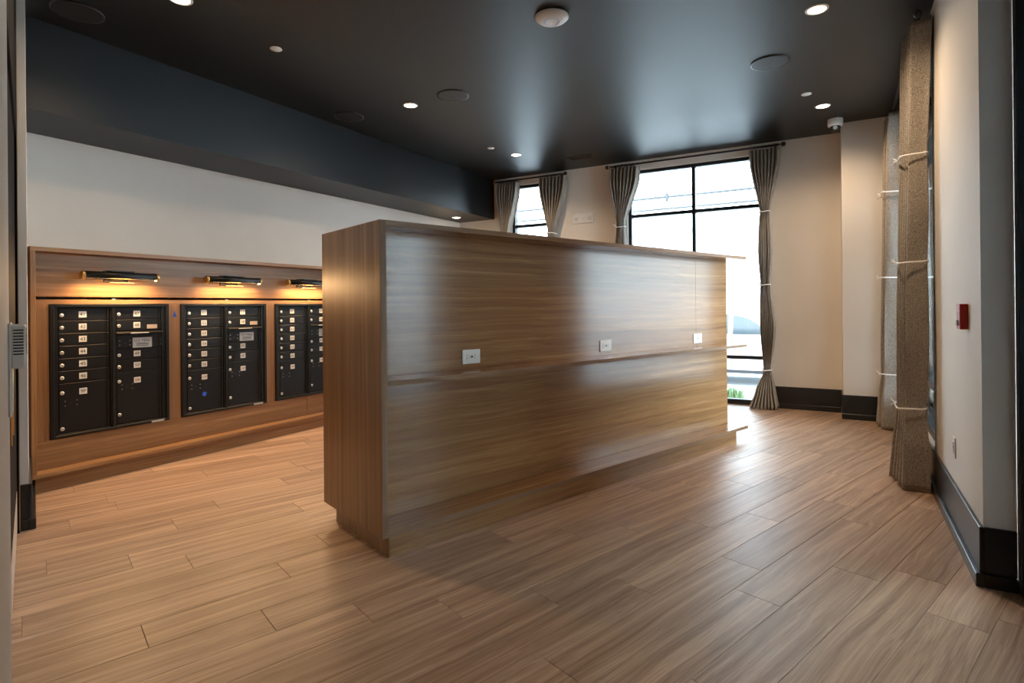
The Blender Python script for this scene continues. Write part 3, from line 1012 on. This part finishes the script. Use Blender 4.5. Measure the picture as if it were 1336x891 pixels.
def car(label, loc, rotz, paint):
    t = thing('parked_car', label, 'car', loc, rotz, 'cars parked in the street')
    hw = .86
    prof = [(-2.25, .35), (-2.25, .62), (-2.18, .80), (-1.6, .93), (1.05, .93), (1.9, .86), (2.22, .72), (2.27, .45), (2.2, .28), (-2.15, .28)]
    rows = []
    for y, k in ((-hw, .94), (-hw + .06, 1.0), (hw - .06, 1.0), (hw, .94)):
        rows.append([(x * (1 if k == 1 else .985), y, .6 + (z - .6) * k) for x, z in prof])
    b = MB().grid(rows, smooth=False, closed=True)
    nn = len(prof)
    b.f.append(tuple(range(nn))); b.s.append(False); b.f.append(tuple(range(3 * nn, 4 * nn))); b.s.append(False)
    part('body', b, paint, t, .03, 2)
    cab = [(-1.75, .92), (-1.15, 1.36), (-.6, 1.44), (.15, 1.42), (.5, 1.34), (1.15, .92)]
    rows = []
    for sgn in (-1, 1):
        rows.append([(x, sgn * (hw - .05 - .22 * (z - .92) / .5), z) for x, z in cab])
    b = MB().grid(rows, smooth=False, closed=True)
    b.f.append(tuple(range(6))); b.s.append(False); b.f.append(tuple(range(6, 12))); b.s.append(False)
    part('cabin', b, paint, t, .03, 2)
    for sgn in (-1, 1):
        for pts in ([(-1.48, .97), (-1.05, 1.29), (-.62, 1.36), (-.62, .97)], [(-.54, .97), (-.54, 1.36), (.12, 1.35), (.12, .97)], [(.20, .97), (.20, 1.34), (.46, 1.28), (.95, .97)]):
            b = MB(); q = []
            for e in (.004, -.01):
                q.append([(x, sgn * (hw - .05 - .22 * (z - .92) / .5 + e), z) for x, z in pts])
            b.grid(q, smooth=False, closed=True)
            b.f.append((0, 1, 2, 3)); b.s.append(False); b.f.append((4, 5, 6, 7)); b.s.append(False)
            part('side_window', b, M_carglass, t)
        part('door_seam', MB().box(-.585, -.575, sgn * hw - .004, sgn * hw + .004, .36, .90), M_tyre, t)
        part('sill_trim', MB().box(-1.3, 1.2, sgn * (hw - .03) - .02, sgn * (hw - .03) + .02, .24, .34), M_tyre, t)
        for x in (-1.38, 1.38):
            w = part('wheel', MB().lathe([(.20, -.10), (.31, -.09), (.32, 0), (.31, .09), (.20, .10)], (x, sgn * (hw - .11), .32), (0, 1, 0), 24), M_tyre, t)
            part('hub', MB().lathe([(.19, 0), (.17, .015)], (x, sgn * (hw - .02), .32), (0, sgn, 0), 16), M_steel, w)
    for x, m in ((2.2, M_label), (-2.2, M_red)):
        for sgn in (-1, 1):
            part('lamp', MB().box(x - .07, x + .07, sgn * .62 - .18, sgn * .62 + .18, .62, .76), m, t, .02)
    return t


car('white sedan parked right outside the wide street window', win(-1.80, 12.2, -.15), ROT_W, M_car)
car('silver car parked behind the white sedan across the street', win(-.55, 15.4, -.15), ROT_W, M_car2)

gt = thing('grass_clump', 'green clump of grass outside the wide street window', 'plant', win(-1.48, 9.75, -.15), ROT_W)
rnd = random.Random(3)
for k in range(5):
    b = MB()
    for q in range(60):
        x, y = rnd.gauss((k - 2) * .11, .07), rnd.gauss(0, .10)
        a = rnd.uniform(0, 2 * pi); h = rnd.uniform(.12, .24); w = .006; ln = rnd.uniform(.02, .11)
        p = Vector((x, y, 0)); d = Vector((cos(a), sin(a), 0)); s_ = Vector((-sin(a), cos(a), 0)) * w
        m_ = p + d * ln * .4 + Vector((0, 0, h * .65)); e = p + d * ln + Vector((0, 0, h))
        o0 = len(b.v)
        b.v += [tuple(p - s_), tuple(p + s_), tuple(m_ + s_), tuple(m_ - s_), tuple(e)]
        b.f += [(o0, o0 + 1, o0 + 2, o0 + 3), (o0 + 3, o0 + 2, o0 + 4)]; b.s += [False, False]
    part('tuft', b, M_grass, gt)

CBY = 16.0
for k, (z0, r, lb) in enumerate(((4.44, .034, 'top overhead cable with a coiled loop, outside the windows'), (4.14, .030, 'thin overhead cable just under the looped one'),
                                 (4.02, .042, 'thick lowest overhead cable outside the windows'))):
    pts = [Vector((x, CBY + k * .2, z0 + .0009 * (x + 3) ** 2)) for x in range(-30, 31, 2)]
    t = thing('overhead_cable', lb, 'cable', (0, 0, 0), ROT_W, 'overhead cables in the street')
    part('cable', MB().tube(pts, r, 6), M_wire, t)
    if k == 0:
        c = Vector((-3.95, CBY, z0 - .0))
        part('loop', MB().tube([c + Vector((.42 * cos(w), 0, .10 * sin(w) - .02)) for w in [2 * pi * i / 24 for i in range(25)]], .012, 6), M_wire, t)
        part('splice', MB().lathe([(.03, -.13), (.05, -.08), (.05, .08), (.03, .13)], c, (0, 0, 1), 10), M_wire, t)
